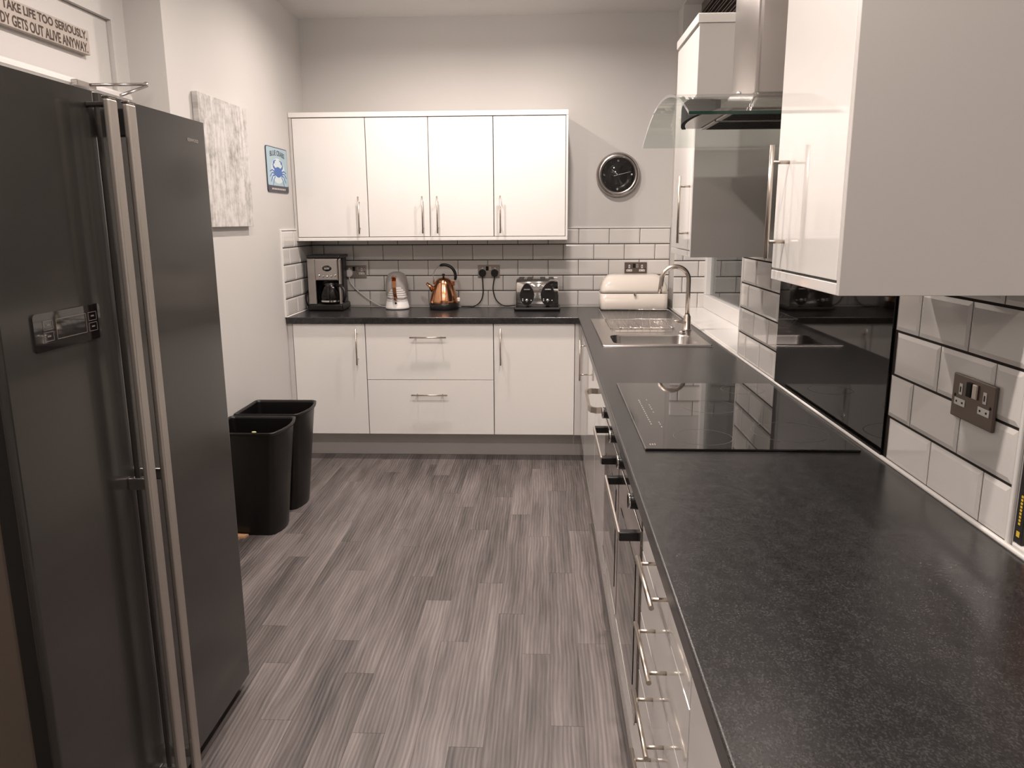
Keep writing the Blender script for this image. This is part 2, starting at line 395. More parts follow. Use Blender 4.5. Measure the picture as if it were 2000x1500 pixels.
# white trims and sealant
MB().box(XL, XR, YB-.006, YB+.004, ZT, ZT+.008, .002).obj('tile_trim', WPVC, wall_back)
MB().box(XL-.001, XL+.011, 4.652, YB, ZT, ZT+.008, .002).box(XL-.001, XL+.011, 4.650, 4.660, WT, ZT+.008, .002).obj('tile_trim', WPVC, wall_left)
MB().box(XR-.003, XR+.006, 1.322, 1.332, WT, ZT+.24, .003).box(XR-.003, XR+.006, WYN-.002, WYN+.006, WT, 2.0, .002).obj('tile_trim', WPVC, wall_right)
b = MB()
b.tube([(XR-.004, .45, WT+.003), (XR-.004, 5.26, WT+.003)], .0055, 8); b.obj('sealant_bead', SEAL, wall_right)
MB().tube([(XL, YB-.003, WT+.002), (XR, YB-.003, WT+.002)], .0045, 8).obj('sealant_bead', SEAL, wall_back)
MB().tube([(XL+.01, 4.66, WT+.002), (XL+.01, YB, WT+.002)], .0045, 8).obj('sealant_bead', SEAL, wall_left)
# window, sill, blind
win = struct('window_1', MB().box(WX-.035, WX+.03, WYN, WYF+.004, WT+.012, 1.012, .004).box(WX-.035, WX+.03, WYF-.05, WYF+.004, 1.012, WTOP, .004)
             .box(WX-.035, WX+.03, WYN, WYN+.05, 1.012, WTOP, .004).box(WX-.035, WX+.03, WYN+.05, WYF-.05, WTOP-.06, WTOP, .004), WPVC)
MB().box(WX-.004, WX+.004, WYN+.05, WYF-.05, 1.012, WTOP-.06).obj('pane', PANE, win)
MB().box(WX+.012, WX+.016, WYN+.05, WYF-.05, 1.012, WTOP-.06).obj('pane', PANE, win)
MB().box(XR+.002, WX-.02, WYN+.002, WYF, WT, WT+.012, .003).obj('window_sill', WPVC, win)
MB().box(XR+.004, XR+.5, -1.5, 1.321, .905, .925, .004).obj('ledge', WPVC, wall_right)
bl = thing('venetian_blind', 'dark slatted blind drawn up at the top of the window beside the far wall cabinet', 'blind', (WX-.1, 4.2, 2.45))
MB().box(WX-.13, WX-.05, WYN+.04, WYF-.03, 2.70, 2.752, .004).obj('head_rail', BLIND, bl)
for i in range(9):
    MB().box(WX-.135+.004*(i % 2), WX-.06, WYN+.05, WYF-.04, 2.49+i*.023, 2.497+i*.023, .001, 1).obj('slat', BLIND, bl)

# ================================================================== worktop
def slab(xs, ys, ok, z0, z1):
    b = MB(); idx = {}
    def V(i, j, z):
        k = (i, j, z)
        if k not in idx: idx[k] = len(b.v); b.v.append((xs[i], ys[j], z))
        return idx[k]
    for i in range(len(xs)-1):
        for j in range(len(ys)-1):
            if not ok(i, j): continue
            for z in (z0, z1): b.f.append([V(i, j, z), V(i+1, j, z), V(i+1, j+1, z), V(i, j+1, z)]); b.sm.append(False)
            for (a, c, di, dj) in (((i, j), (i+1, j), 0, -1), ((i+1, j), (i+1, j+1), 1, 0), ((i+1, j+1), (i, j+1), 0, 1), ((i, j+1), (i, j), -1, 0)):
                ii, jj = i+di, j+dj
                if not (0 <= ii < len(xs)-1 and 0 <= jj < len(ys)-1 and ok(ii, jj)):
                    b.f.append([V(*a, z0), V(*c, z0), V(*c, z1), V(*a, z1)]); b.sm.append(False)
    q = bmesh.new(); vv = [q.verts.new(p) for p in b.v]
    for f in b.f: q.faces.new([vv[i] for i in f])
    bmesh.ops.recalc_face_normals(q, faces=q.faces)
    bmesh.ops.dissolve_limit(q, angle_limit=.01, verts=q.verts, edges=q.edges)
    es = [e for e in q.edges if len(e.link_faces) == 2 and e.calc_face_angle(0) > 1]
    bmesh.ops.bevel(q, geom=es, offset=.004, segments=3, profile=.5, affect='EDGES')
    r = MB().bm(q); q.free(); return r
BX0, BX1, BY0, BY1 = .318, .725, 3.60, 3.905     # sink bowl opening
XF = .2005
xs = [XL+.003, XF, BX0, BX1, XR]; ys = [.42, BY0, BY1, 4.656, YB]
wt = slab(xs, ys, lambda i, j: (i > 0 or j == 3) and not (i == 2 and j == 1), WT-.038, WT).obj('worktop', WORK)
tag(wt, 'dark speckled L-shaped worktop running along the back wall and the right wall', 'worktop')

# ================================================================== cabinets
def handle(parent, fr, p, q, out=.036, r=.0048, name='handle'):
    """bar handle from p to q (u,v in the door frame) standing `out` off the door"""
    b = MB(fr); P = Vector((*p, out)); Q = Vector((*q, out)); d = (Q-P).normalized(); L = (Q-P).length
    b.cyl(P, Q, r, n=16)
    for s in (.15, .85):
        a = P+(Q-P)*s; b.cyl((a.x, a.y, 0), (a.x, a.y, out), r*.78, n=12)
    return b.obj(name, NICKEL, parent)
YF = 4.676                      # face of the back base doors
def bdoor(th, x0, x1, z0, z1, y, hp=None, name='door'):
    d = MB().box(x0+.0015, x1-.0015, y, y+.018, z0+.0015, z1-.0015, .0015).obj(name, WGLOSS, th)
    if hp: handle(d, FB(0, y, 0), *hp)
    return d
def rdoor(th, y0, y1, z0, z1, x, hp=None, name='door', m=None):
    d = MB().box(x, x+.018, y0+.0015, y1-.0015, z0+.0015, z1-.0015, .0015).obj(name, m or WGLOSS, th)
    if hp: handle(d, FR(x, 0, 0), (-hp[0][0], hp[0][1]), (-hp[1][0], hp[1][1]))
    return d
ZB, ZTOP = .172, .873
def bcarc(th, x0, x1, z0=ZB, z1=ZTOP, y0=YF+.019, y1=YB-.01):
    MB().box(x0+.001, x1-.001, y0, y1, z0, z1).obj('carcass', WSATIN, th)
t = thing('base_cabinet', 'white base cabinet under the worktop at the left wall, door with vertical bar handle', 'cabinet', (-1.33, 4.9, ZB), 'white base cabinets')
bcarc(t, -1.556, -1.107); bdoor(t, -1.556, -1.107, ZB, ZTOP, YF, ((-1.157, .62), (-1.157, .845)))
t = thing('drawer_cabinet', 'white base cabinet with two wide drawers below the copper kettle', 'cabinet', (-.71, 4.9, ZB), 'white base cabinets')
bcarc(t, -1.105, -.317); bdoor(t, -1.105, -.317, .5215, ZTOP, YF, ((-.827, .791), (-.603, .791)), 'drawer'); bdoor(t, -1.105, -.317, ZB, .5215, YF, ((-.827, .431), (-.603, .431)), 'drawer')
t = thing('base_cabinet', 'white base cabinet below the toaster, vertical bar handle on its left', 'cabinet', (-.06, 4.9, ZB), 'white base cabinets')
bcarc(t, -.315, .180); bdoor(t, -.315, .180, ZB, ZTOP, YF, ((-.272, .62), (-.272, .845)))
tag(MB().box(XL+.001, -1.558, YF+.002, YF+.02, ZB, ZTOP, .001).obj('filler_panel', WSATIN), 'narrow white filler strip between left wall and first base cabinet', 'panel')
tag(MB().box(.182, .226, YF, YF+.02, ZB, ZTOP, .001).obj('corner_post', WSATIN), 'white corner post where the two runs of base cabinets meet', 'panel')
tag(MB().box(XL+.002, .262, 4.813, 4.83, 0, .168, .001).obj('plinth', WSATIN), 'white plinth board under the back wall cabinets', 'plinth')
tag(MB().box(.245, .262, .45, 4.812, 0, .168, .001).obj('plinth', WSATIN), 'white plinth board under the right hand run of cabinets and ovens', 'plinth')
XC = .222                       # face of the right-hand doors
def rcarc(th, y0, y1, z0=ZB, z1=ZTOP, m=None):
    MB().box(XC+.019, XR-.02, y0+.001, y1-.001, z0, z1).obj('carcass', m or WSATIN, th)
t = thing('sink_cabinet', 'white cabinet in front of the sink with a vertical bar handle near the back corner', 'cabinet', (.5, 3.9, ZB), 'white base cabinets')
MB().box(XC+.019, XR-.02, 3.325, 3.35, ZB, ZTOP).box(XC+.019, XR-.02, 3.35, 4.66, ZB, .6).obj('carcass', WSATIN, t)
rdoor(t, 3.325, 4.14, ZB, ZTOP, XC, ((4.09, .64), (4.09, .862))); rdoor(t, 4.14, 4.672, ZB, ZTOP, XC)
t = thing('dishwasher', 'white fronted appliance with a broad chrome loop handle left of the ovens', 'appliance', (.5, 3.12, ZB))
rcarc(t, 2.725, 3.32); d = rdoor(t, 2.725, 3.32, ZB, ZTOP, XC)
b = MB(FR(XC, 0, 0))
rings = []
path = [(-3.20, 0), (-3.205, .026), (-3.19, .044), (-3.155, .052), (-2.905, .052), (-2.875, .044), (-2.86, .026), (-2.865, 0)]
for k, (u, n) in enumerate(path):
    a = path[max(k-1, 0)]; c = path[min(k+1, len(path)-1)]
    tx, ty = c[0]-a[0], c[1]-a[1]; l = math.hypot(tx, ty); nx, ny = -ty/l*.005, tx/l*.005
    rings.append([(u+nx, .768, n+ny), (u+nx, .790, n+ny), (u-nx, .790, n-ny), (u-nx, .768, n-ny)])
b.loft(rings, True, False).obj('handle', NICKEL, d)
def oven(y0, y1, h0, h1, knobs, label):
    t = thing('oven', label, 'oven', (.5, (y0+y1)/2, .29), 'built-in ovens')
    MB().box(XC+.012, XR-.02, y0+.004, y1-.004, .292, .868).obj('casing', DARKIN, t)
    MB().box(XC-.002, XC+.012, y0+.003, y1-.003, .796, ZTOP-.002, .002).obj('control_panel', OVEN, t)
    d = MB().box(XC-.004, XC+.012, y0+.003, y1-.003, .300, .791, .002).obj('door', OVEN, t)
    MB().box(XC-.006, XC-.003, y0+.006, y1-.006, .292, .300, .001).obj('chrome_trim', CHROME, t)
    MB().box(XC-.0055, XC-.004, y0+.07, y1-.07, .36, .68, .0005).obj('door_window', BLACKG, d)
    hb = MB().box(XC-.052, XC-.046, h0, h1, .756, .778, .002).obj('handle', ALU, d)
    for y in (h0+.008, h1-.008):
        MB().box(XC-.049, XC-.002, y-.012, y+.012, .755, .776, .002).obj('handle_bracket', BLACKP, d)
    for y in knobs:
        k = MB().lathe([(0, -.024), (.016, -.024), (.0185, -.021), (.020, -.004), (.020, 0)], (XC-.002, y, .842), 24, 'x').obj('knob', BLACKP, t)
        MB().lathe([(.0165, -.0255), (.0185, -.0255), (.0195, -.021), (.0185, -.019), (.0165, -.0255)], (XC-.002, y, .842), 24, 'x').obj('chrome_ring', CHROME, k)
oven(2.185, 2.72, 2.272, 2.645, (2.574, 2.277), 'steel built-in oven beside the white dishwasher, farther of the two')
oven(1.66, 2.175, 1.695, 2.105, (2.021, 1.724), 'steel built-in oven beside the near drawers, closer of the two')
tag(MB().box(XC+.004, XC+.02, 1.665, 2.722, ZB, .288, .001).obj('filler_panel', WGLOSS), 'long white panel beneath the two ovens', 'panel')
t = thing('drawer_cabinet', 'white cabinet with a stack of narrow drawers nearest the camera under the worktop', 'cabinet', (.5, 1.36, ZB), 'white base cabinets')
rcarc(t, 1.065, 1.652)
zs = [ZTOP, .752, .602, .455, .315, ZB]
for i in range(5):
    hz = [.824, .679, .526, .386, .245][i]
    rdoor(t, 1.065, 1.652, zs[i+1], zs[i], XC, ((1.245, hz), (1.455, hz)), 'drawer')
t = thing('base_cabinet', 'plain white cabinet end below the closest stretch of worktop', 'cabinet', (.5, .75, ZB), 'white base cabinets')
rcarc(t, .46, 1.06); rdoor(t, .46, 1.06, ZB, ZTOP, XC)

# upper cabinets on the back wall
YU = 4.94; UZ0, UZ1 = 1.389, 2.110
def uc(x0, x1, doors, label):
    t = thing('wall_cabinet', label, 'cabinet', ((x0+x1)/2, 5.1, UZ0), 'white wall cabinets')
    MB().box(x0+.001, x1-.001, YU+.019, YB+.005, UZ0, UZ1).obj('carcass', WSATIN, t)
    for a, c, h in doors: bdoor(t, a, c, UZ0, UZ1, YU, ((h, 1.41), (h, 1.637)))
uc(-1.568, -1.115, [(-1.568, -1.115, -1.168)], 'white gloss wall cabinet over the coffee maker, first door from the left wall')
uc(-1.113, -.324, [(-1.113, -.725, -.767), (-.723, -.324, -.674)], 'white gloss double wall cabinet with two handles side by side in its middle')
uc(-.322, .123, [(-.322, .123, -.281)], 'white gloss wall cabinet above the toaster, next to the clock')
tag(MB().box(-1.588, .137, YU-.002, YB+.005, 2.1135, 2.143, .002).obj('cornice', WGLOSS), 'white top rail along the back wall cabinets', 'moulding')
tag(MB().box(-1.569, .137, YU-.001, YU+.022, 1.366, 1.387, .002).obj('pelmet', WGLOSS), 'white bottom rail along the back wall cabinets', 'moulding')
tag(MB().box(.1245, .137, YU, YB+.005, 1.388, 2.1125, .001).obj('end_panel', WGLOSS), 'white end panel on the clock side of the back wall cabinets', 'panel')
tag(MB().box(-1.588, -1.5705, YU+.004, YU+.03, 1.366, 2.1125, .001).obj('filler_panel', WSATIN), 'thin white filler between left wall and first wall cabinet', 'panel')
tag(MB().box(-1.568, .124, YU+.024, YB+.003, 1.3845, 1.3885).obj('light_panel', WSATIN), 'white underside board of the back wall cabinets', 'panel')
# right wall cabinets
def rc(x, y0, y1, hy, label, end):
    t = thing('wall_cabinet', label, 'cabinet', (.66, (y0+y1)/2, 1.357), 'white wall cabinets')
    MB().box(x+.019, XR-.003 if y0 < 2 else XR-.003, y0+.014, y1-.001, 1.38, 2.108).obj('carcass', WSATIN, t)
    rdoor(t, y0+.015, y1, 1.380, 2.108, x, ((hy, 1.405), (hy, 1.632)))
    MB().box(x, XR-.003, y0, y0+.0135, 1.357, 2.112, .001).obj('end_panel', WSATIN, t)
    MB().box(x, x+.02, y0+.014, y1, 1.357, 1.377, .001).obj('pelmet', WGLOSS, t)
    MB().box(x-.006, XR-.003, y0-.005, y1, 2.113, 2.142, .002).obj('cornice', WGLOSS, t)
rc(.495, 1.333, 1.735, 1.655, 'large white wall cabinet closest to the camera, right of the cooker hood', 0)
rc(.500, 2.735, 3.150, 2.79, 'white wall cabinet beyond the cooker hood beside the window', 0)

# ================================================================== hob, splashback, hood
t = thing('hob', 'black glass induction hob with printed rings set in the worktop', 'hob', (.525, 2.3, WT))
MB().box(.254, .79, 1.892, 2.705, WT, WT+.006, .002).obj('glass_plate', BLACKG, t)
HZ = WT+.0062
PR = mat('faint_ring_print', (.10, .095, .09), .3)
def ring(cx, cy, r, wd=.0018, n=56):
    b = MB(); vs = []; fs = []
    for i in range(n):
        a = 2*pi*i/n
        vs += [(cx+(r-wd)*cos(a), cy+(r-wd)*sin(a), HZ), (cx+r*cos(a), cy+r*sin(a), HZ)]
    fs = [(2*i, 2*i+1, (2*i+3) % (2*n), (2*i+2) % (2*n)) for i in range(n)]
    return b.add(vs, fs)
for cx, cy, r in ((.42, 2.005, .078), (.51, 2.35, .085), (.67, 2.60, .072), (.665, 2.06, .102)):
    ring(cx, cy, r).obj('zone_ring', PR, t)
b = MB()
for i in range(13):
    y = 2.13+i*.0245
    b.add([(.299, y, HZ), (.3025, y, HZ), (.3025, y+.015, HZ), (.299, y+.015, HZ)], [(0, 1, 2, 3)])
for y in (2.10, 2.13, 2.15, 2.27, 2.31, 2.335, 2.36, 2.43):
    b.add([(.324, y, HZ), (.3275, y, HZ), (.3275, y+.012, HZ), (.324, y+.012, HZ)], [(0, 1, 2, 3)])
for i in range(3): b.add([(.27+i*.006, 1.925, HZ), (.273+i*.006, 1.925, HZ), (.273+i*.006, 1.94, HZ), (.27+i*.006, 1.94, HZ)], [(0, 1, 2, 3)])
b.obj('control_print', DIMINK, t)['kind'] = 'stuff'
tag(MB().box(XR-.006, XR-.001, 1.846, 2.742, WT+.006, 1.70, .001).obj('splashback', SPLASH), 'black glass splashback on the wall behind the hob', 'splashback')

t = thing('cooker_hood', 'steel cooker hood with an arched clear glass canopy', 'cooker hood', (.6, 2.297, 1.72))
# arched glass, bowed front
n = 28; yc, half, sag, zE = 2.297, .4285, .088, 1.720
Rr = (half**2+sag**2)/(2*sag); rings = []
for i in range(n+1):
    a = -math.asin(half/Rr)+2*math.asin(half/Rr)*i/n
    y = yc+Rr*sin(a); z = zE+sag-Rr+Rr*cos(a); nx, nz = sin(a), cos(a)
    fx = .325
    rings.append([(fx, y, z), (XR-.004, y, z), (XR-.004, y+.007*nx, z+.007*nz), (fx, y+.007*nx, z+.007*nz)])
MB().loft(rings, True, False).obj('glass_canopy', HOODG, t)
# polished dark green front and near edges
MB().box(.3245, XR-.004, yc-half-.004, yc-half-.0005, zE-.001, zE+.006).obj('glass_edge', GREENG, t)
# steel body with black front strip and filters
def bow(y): return .388+.028*((y-2.28)/.22)**2
ysb = [2.04+i*.046 for i in range(11)]
zb0 = 1.757
b = MB(); ri = []
for y in ysb:
    a = (y-yc)/Rr; zt_ = zE+sag-Rr+math.sqrt(Rr*Rr-(y-yc)**2)-.002
    ri.append([(bow(y)+.012, y, zb0), (XR-.005, y, zb0), (XR-.005, y, zt_), (bow(y)+.012, y, zt_)])
b.loft(ri, True, False).obj('body', STEEL, t)
ri = []
for y in ysb:
    zt_ = zE+sag-Rr+math.sqrt(Rr*Rr-(y-yc)**2)-.002
    ri.append([(bow(y), y, zb0-.002), (bow(y)+.0115, y, zb0-.002), (bow(y)+.0115, y, zt_), (bow(y), y, zt_)])
MB().loft(ri, True, False).obj('control_strip', DARKIN, t)
for y0 in (2.07, 2.285):
    f = MB().box(.47, .78, y0, y0+.20, zb0-.005, zb0-.0005, .001).obj('grease_filter', STEEL, t)
    b = MB()
    for i in range(9): b.box(.485, .77, y0+.014+i*.0205, y0+.022+i*.0205, zb0-.0058, zb0-.0051)
    g = b.obj('filter_slots', DARKIN, f); g['kind'] = 'stuff'
# chimney: two telescoping sleeves
MB().box(.545, XR-.004, 2.155, 2.435, 1.800, 2.36, .012, 4, True).obj('chimney', STEEL, t)
MB().box(.552, XR-.004, 2.162, 2.428, 2.36, CEIL-.001, .012, 4, True).obj('chimney_sleeve', STEEL, t)
for y in (2.46, 2.14): MB().lathe([(0, .004), (.005, .004), (.006, 0)], (.50, y, zE+sag-.004), 12).obj('fixing_screw', CHROME, t)

# ================================================================== sink, tap, rack
t = thing('sink', 'stainless steel inset sink with one bowl and a drainer', 'sink', (.52, 4.05, WT))
def rrect(x0, x1, y0, y1, r, z, n=6):
    pts = []
    for cx, cy, a0 in ((x1-r, y1-r, 0), (x0+r, y1-r, pi/2), (x0+r, y0+r, pi), (x1-r, y0+r, 3*pi/2)):
        for i in range(n+1):
            a = a0+pi/2*i/n; pts.append((cx+r*cos(a), cy+r*sin(a), z))
    return pts
SX0, SX1, SY0, SY1 = .266, .775, 3.558, 4.555
b = MB()
b.loft([rrect(SX0, SX1, SY0, SY1, .012, WT), rrect(SX0+.001, SX1-.001, SY0+.001, SY1-.001, .012, WT+.006), rrect(SX0+.010, SX1-.010, SY0+.010, SY1-.010, .010, WT+.0045)], False)
# deck: ring around the bowl and drainer area
q = bmesh.new()
def deck(hole, outer):
    vs = outer+hole; no = len(outer); fs = []
    for i in range(no): fs.append((i, (i+1) % no, no+(i+1) % no, no+i))
    return vs, fs
o_ = rrect(SX0+.010, SX1-.010, SY0+.010, BY1+.03, .010, WT+.0045); h_ = rrect(BX0+.005, BX1-.005, BY0+.005, BY1-.005, .055, WT+.004)
b.add(*deck(h_, o_), smooth=True)
b.obj('rim', STEEL, t)
MB().loft([rrect(BX0+.005, BX1-.005, BY0+.005, BY1-.005, .055, WT+.004), rrect(BX0+.009, BX1-.009, BY0+.009, BY1-.009, .055, WT-.004),
           rrect(BX0+.016, BX1-.016, BY0+.016, BY1-.016, .055, WT-.13), rrect(BX0+.045, BX1-.045, BY0+.045, BY1-.045, .045, WT-.150),
           rrect(BX0+.15, BX1-.15, BY0+.12, BY1-.12, .03, WT-.153)], False).add(rrect(BX0+.15, BX1-.15, BY0+.12, BY1-.12, .03, WT-.153), [tuple(range(28))]).obj('bowl', STEEL, t)
MB().lathe([(0, .002), (.03, .002), (.038, 0)], ((BX0+BX1)/2, (BY0+BY1)/2, WT-.153), 24).obj('drain', CHROME, t)
b = MB(); b.box(SX0+.010, SX1-.010, BY1+.03, SY1-.010, WT+.001, WT+.0045)
b.obj('drainer', STEEL, t)
for i in range(7):
    x = .35+i*.055
    MB().tube([(x, 4.13, WT+.0045), (x, 4.50, WT+.0065)], .0042, 8).obj('drainer_rib', STEEL, t)
MB().loft([rrect(.36, .66, 4.00, 4.06, .03, WT+.0048), rrect(.365, .655, 4.005, 4.055, .025, WT+.0058)], True).obj('drainer_lip', CHROME, t)
TX, TY = .745, 4.085
t = thing('tap', 'tall gooseneck mixer tap in brushed metal standing at the back of the sink', 'tap', (TX, TY, WT+.004))
MB().lathe([(.0001, 0), (.026, 0), (.026, .006), (.020, .010), (.019, .07), (.014, .078), (.0125, .085)], (TX, TY, WT+.004), 24).obj('tap_body', NICKEL, t)
pts = [(TX, TY, WT+.07), (TX, TY, 1.10), (TX, TY, 1.178)]
for i in range(1, 19):
    a = pi*i/18; pts.append((TX-.070+.070*cos(a), TY, 1.178+.070*sin(a)))
pts.append((TX-.143, TY, 1.15)); pts.append((TX-.147, TY, 1.108))
MB().tube(pts, .0115, 16).obj('spout', NICKEL, t)
MB().tube([(TX, TY, WT+.045), (TX-.03, TY-.03, WT+.05), (TX-.075, TY-.055, WT+.056)], [.008, .007, .005], 10).obj('lever', NICKEL, t)
MB().lathe([(.0001, 0), (.017, 0), (.019, .004), (.012, .012), (.0001, .013)], (.70, 3.965, WT+.0045), 20).obj('waste_button', CHROME, t)

t = thing('dish_rack', 'shiny wire dish rack lying on the sink drainer', 'dish rack', (.5, 4.3, WT+.006))
b = MB(); z0, z1 = WT+.010, WT+.060
def loop(x0, x1, y0, y1, z): return [(x0, y0, z), (x1, y0, z), (x1, y1, z), (x0, y1, z)]
b.tube(loop(.315, .715, 4.09, 4.54, z1), .0020, 6, closed=True); b.tube(loop(.35, .69, 4.12, 4.51, z0), .0020, 6, closed=True)
b.obj('rim_wire', CHROME, t)
for i in range(10):
    f = i/9; y = 4.12+.39*f
    MB().tube([(.315, 4.09+.45*f, z1), (.35, y, z0), (.69, y, z0), (.715, 4.09+.45*f, z1)], .0010, 5).obj('wire', CHROME, t)
for i in range(9):
    x = .36+.32*i/8
    MB().tube([(x-.012, 4.09, z1), (x, 4.12, z0), (x, 4.51, z0), (x+.01, 4.54, z1)], .0010, 5).obj('wire', CHROME, t)

# ================================================================== appliances along the back
def cord(name, pts, r, m, parent=None):
    P = [Vector(p) for p in pts]; out = []
    for i in range(len(P)-1):
        a, b_, c, d = P[max(i-1, 0)], P[i], P[i+1], P[min(i+2, len(P)-1)]
        for k in range(8):
            s = k/8; out.append(.5*((2*b_)+(c-a)*s+(2*a-5*b_+4*c-d)*s*s+(3*b_-a-3*c+d)*s**3))
    out.append(P[-1]); return MB().tube(out, r, 8).obj(name, m, parent)
# coffee maker
CXm, CYm = -1.424, 5.09
t = thing('coffee_maker', 'steel and black filter coffee maker with a glass jug', 'coffee maker', (CXm, CYm, WT))
b = MB(); b.box(CXm-.118, CXm+.106, 4.985, 5.20, WT+.002, WT+.048, .012, 3); b.obj('base', BLACKP, t)
b = MB(); b.box(CXm-.108, CXm+.092, 5.09, 5.19, WT+.04, WT+.345, .006, 2); b.box(CXm-.115, CXm-.075, 5.01, 5.10, WT+.045, WT+.32, .004); b.obj('tower', BLACKP, t)
MB().box(CXm-.114, CXm-.062, 4.985, 5.005, WT+.045, WT+.34, .004).obj('side_column', STEEL, t)
MB().box(CXm+.086, CXm+.103, 4.99, 5.01, WT+.045, WT+.34, .004).obj('side_column', STEEL, t)
h = MB().box(CXm-.062, CXm+.086, 4.978, 5.09, WT+.20, WT+.34, .006).obj('head', STEEL, t)
MB().lathe([(0, -.006), (.028, -.006), (.031, 0)], (CXm+.016, 4.978, WT+.278), 24, 'y', 1, .62).obj('display', BLACKG, h)
for i in range(5):
    MB().lathe([(0, -.005), (.0065, -.004), (.008, 0)], (CXm-.036+i*.026, 4.978, WT+.232-.006*(1-((i-2)/2)**2)), 12, 'y').obj('button', CHROME, h)
MB().box(CXm-.116, CXm+.104, 4.978, 5.195, WT+.341, WT+.362, .009, 3).obj('lid', BLACKP, t)
j = MB().lathe([(.001, 0), (.062, 0), (.071, .012), (.071, .055), (.058, .10), (.046, .118)], (CXm+.02, 5.03, WT+.05), 28).obj('jug', CARAFE, t)
MB().lathe([(.045, 0), (.047, .014), (.02, .022), (.0001, .023)], (CXm+.02, 5.03, WT+.166), 28).obj('jug_lid', BLACKP, j)
MB().lathe([(.0722, 0), (.0722, .010)], (CXm+.02, 5.03, WT+.062), 28).obj('jug_band', CHROME, j)
MB().tube([(CXm+.06, 5.01, WT+.165), (CXm+.10, 4.985, WT+.168), (CXm+.125, 4.97, WT+.14), (CXm+.13, 4.965, WT+.10), (CXm+.115, 4.975, WT+.062)], [.010, .011, .011, .010, .008], 12).obj('jug_handle', BLACKP, j)
cord('cord', [(CXm-.115, 5.15, WT+.03), (-1.572, 5.10, WT+.02), (-1.578, 5.05, WT+.07), (-1.572, 5.06, WT+.12), (-1.56, 5.12, WT+.13), (-1.545, 5.17, WT+.08), (CXm-.10, 5.19, WT+.05)], .0035, BLACKP, t)
text('0:00', .03, .012, FB(CXm+.002, 4.9712, WT+.272), INK, 'display_digits', h)

# white and grey dome kettle seen end on
KX, KY = -.987, 5.13
t = thing('jug_kettle', 'white and grey dome-shaped kettle with a copper handle, beside the coffee maker', 'kettle', (KX, KY, WT))
b = MB(); pr = [(.0001, .002), (.076, .002), (.080, .008)]
for i in range(6): z = .012+i*.0105; pr += [(.0795-.0026*i, z), (.0785-.0026*i, z+.009)]
pr += [(.064, .078)]
b.lathe(pr, (KX, KY, WT), 40).obj('ribbed_base', WPLAS, t)
b = MB().lathe([(.0651, .078), (.0690, .080), (.0735, .10), (.0745, .14), (.0725, .18), (.066, .21), (.052, .232), (.03, .244), (.0001, .248)], (KX, KY+.006, WT), 40).obj('shell', GPLAS, t)
b = MB()
for i in range(5):
    z = .08+i*.014; b.lathe([(.0665-.0035*i, 0), (.0675-.0035*i, .003), (.0655-.0035*i, .0125)], (KX+.004, KY-.018, WT+z), 36)
b.obj('ribbed_front', WPLAS, t)
b = MB()
pp = [(.218, -.052), (.19, -.085), (.15, -.105), (.11, -.108), (.078, -.100)]
b.loft([[(KX-.018+.004*k, KY+n_, WT+z), (KX+.008+.003*k, KY+n_, WT+z), (KX+.008+.003*k, KY+n_+.012, WT+z-.004), (KX-.018+.004*k, KY+n_+.012, WT+z-.004)] for k, (z, n_) in enumerate(pp)], True, False)
b.obj('handle', COPPER, t)
MB().box(KX-.018, KX+.010, KY-.095, KY-.04, WT+.208, WT+.222, .004).obj('handle_mount', COPPER, t)
MB().box(KX-.005, KX+.014, KY-.104, KY-.07, WT+.066, WT+.086, .003).obj('handle_foot', COPPER, t)
MB().lathe([(0, -.004), (.006, -.003), (.007, 0)], (KX+.004, KY-.0735, WT+.045), 14, 'y').obj('switch', DARKIN, t)

# copper kettle
KX, KY = -.672, 5.12
t = thing('copper_kettle', 'copper pyramid-shaped kettle with a black hoop handle on a black base', 'kettle', (KX, KY, WT))
MB().lathe([(.0001, .001), (.094, .001), (.096, .006), (.096, .038), (.093, .042), (.0001, .042)], (KX, KY, WT), 40).obj('base', BLACKP, t)
MB().lathe([(.0945, .0425), (.0955, .05), (.094, .065), (.078, .12), (.062, .165), (.055, .180), (.050, .186)], (KX, KY, WT), 44).obj('body', COPPER, t)
MB().lathe([(.052, .185), (.050, .190), (.034, .202), (.015, .208), (.0001, .209)], (KX, KY, WT), 36).obj('lid', COPPER, t)
MB().lathe([(.006, .206), (.006, .216), (.011, .222), (.011, .230), (.0001, .234)], (KX, KY, WT), 18).obj('lid_knob', BLACKP, t)
MB().tube([(KX-.070, KY-.005, WT+.125), (KX-.088, KY-.010, WT+.150), (KX-.112, KY-.014, WT+.172)], [.020, .013, .009], 12).obj('spout', COPPER, t)
hp = []
for i in range(21):
    a = radians(205-i*(205+28)/20); hp.append((KX+.006+.074*cos(a), KY, WT+.215+.076*sin(a)))
MB().tube(hp[:9], .0028, 8).tube(hp[19:], .003, 8).obj('handle_wire', CHROME, t)
MB().tube(hp[8:20], [.0075]+[.010]*10+[.008], 12).obj('handle_grip', BLACKP, t)
MB().box(KX-.070, KX-.060, KY-.012, KY+.012, WT+.165, WT+.192, .003).box(KX+.055, KX+.075, KY-.012, KY+.012, WT+.155, WT+.188, .003).obj('handle_bracket', COPPER, t)
MB().box(KX+.085, KX+.108, KY-.015, KY+.015, WT+.050, WT+.075, .004).obj('switch', WPLAS, t)

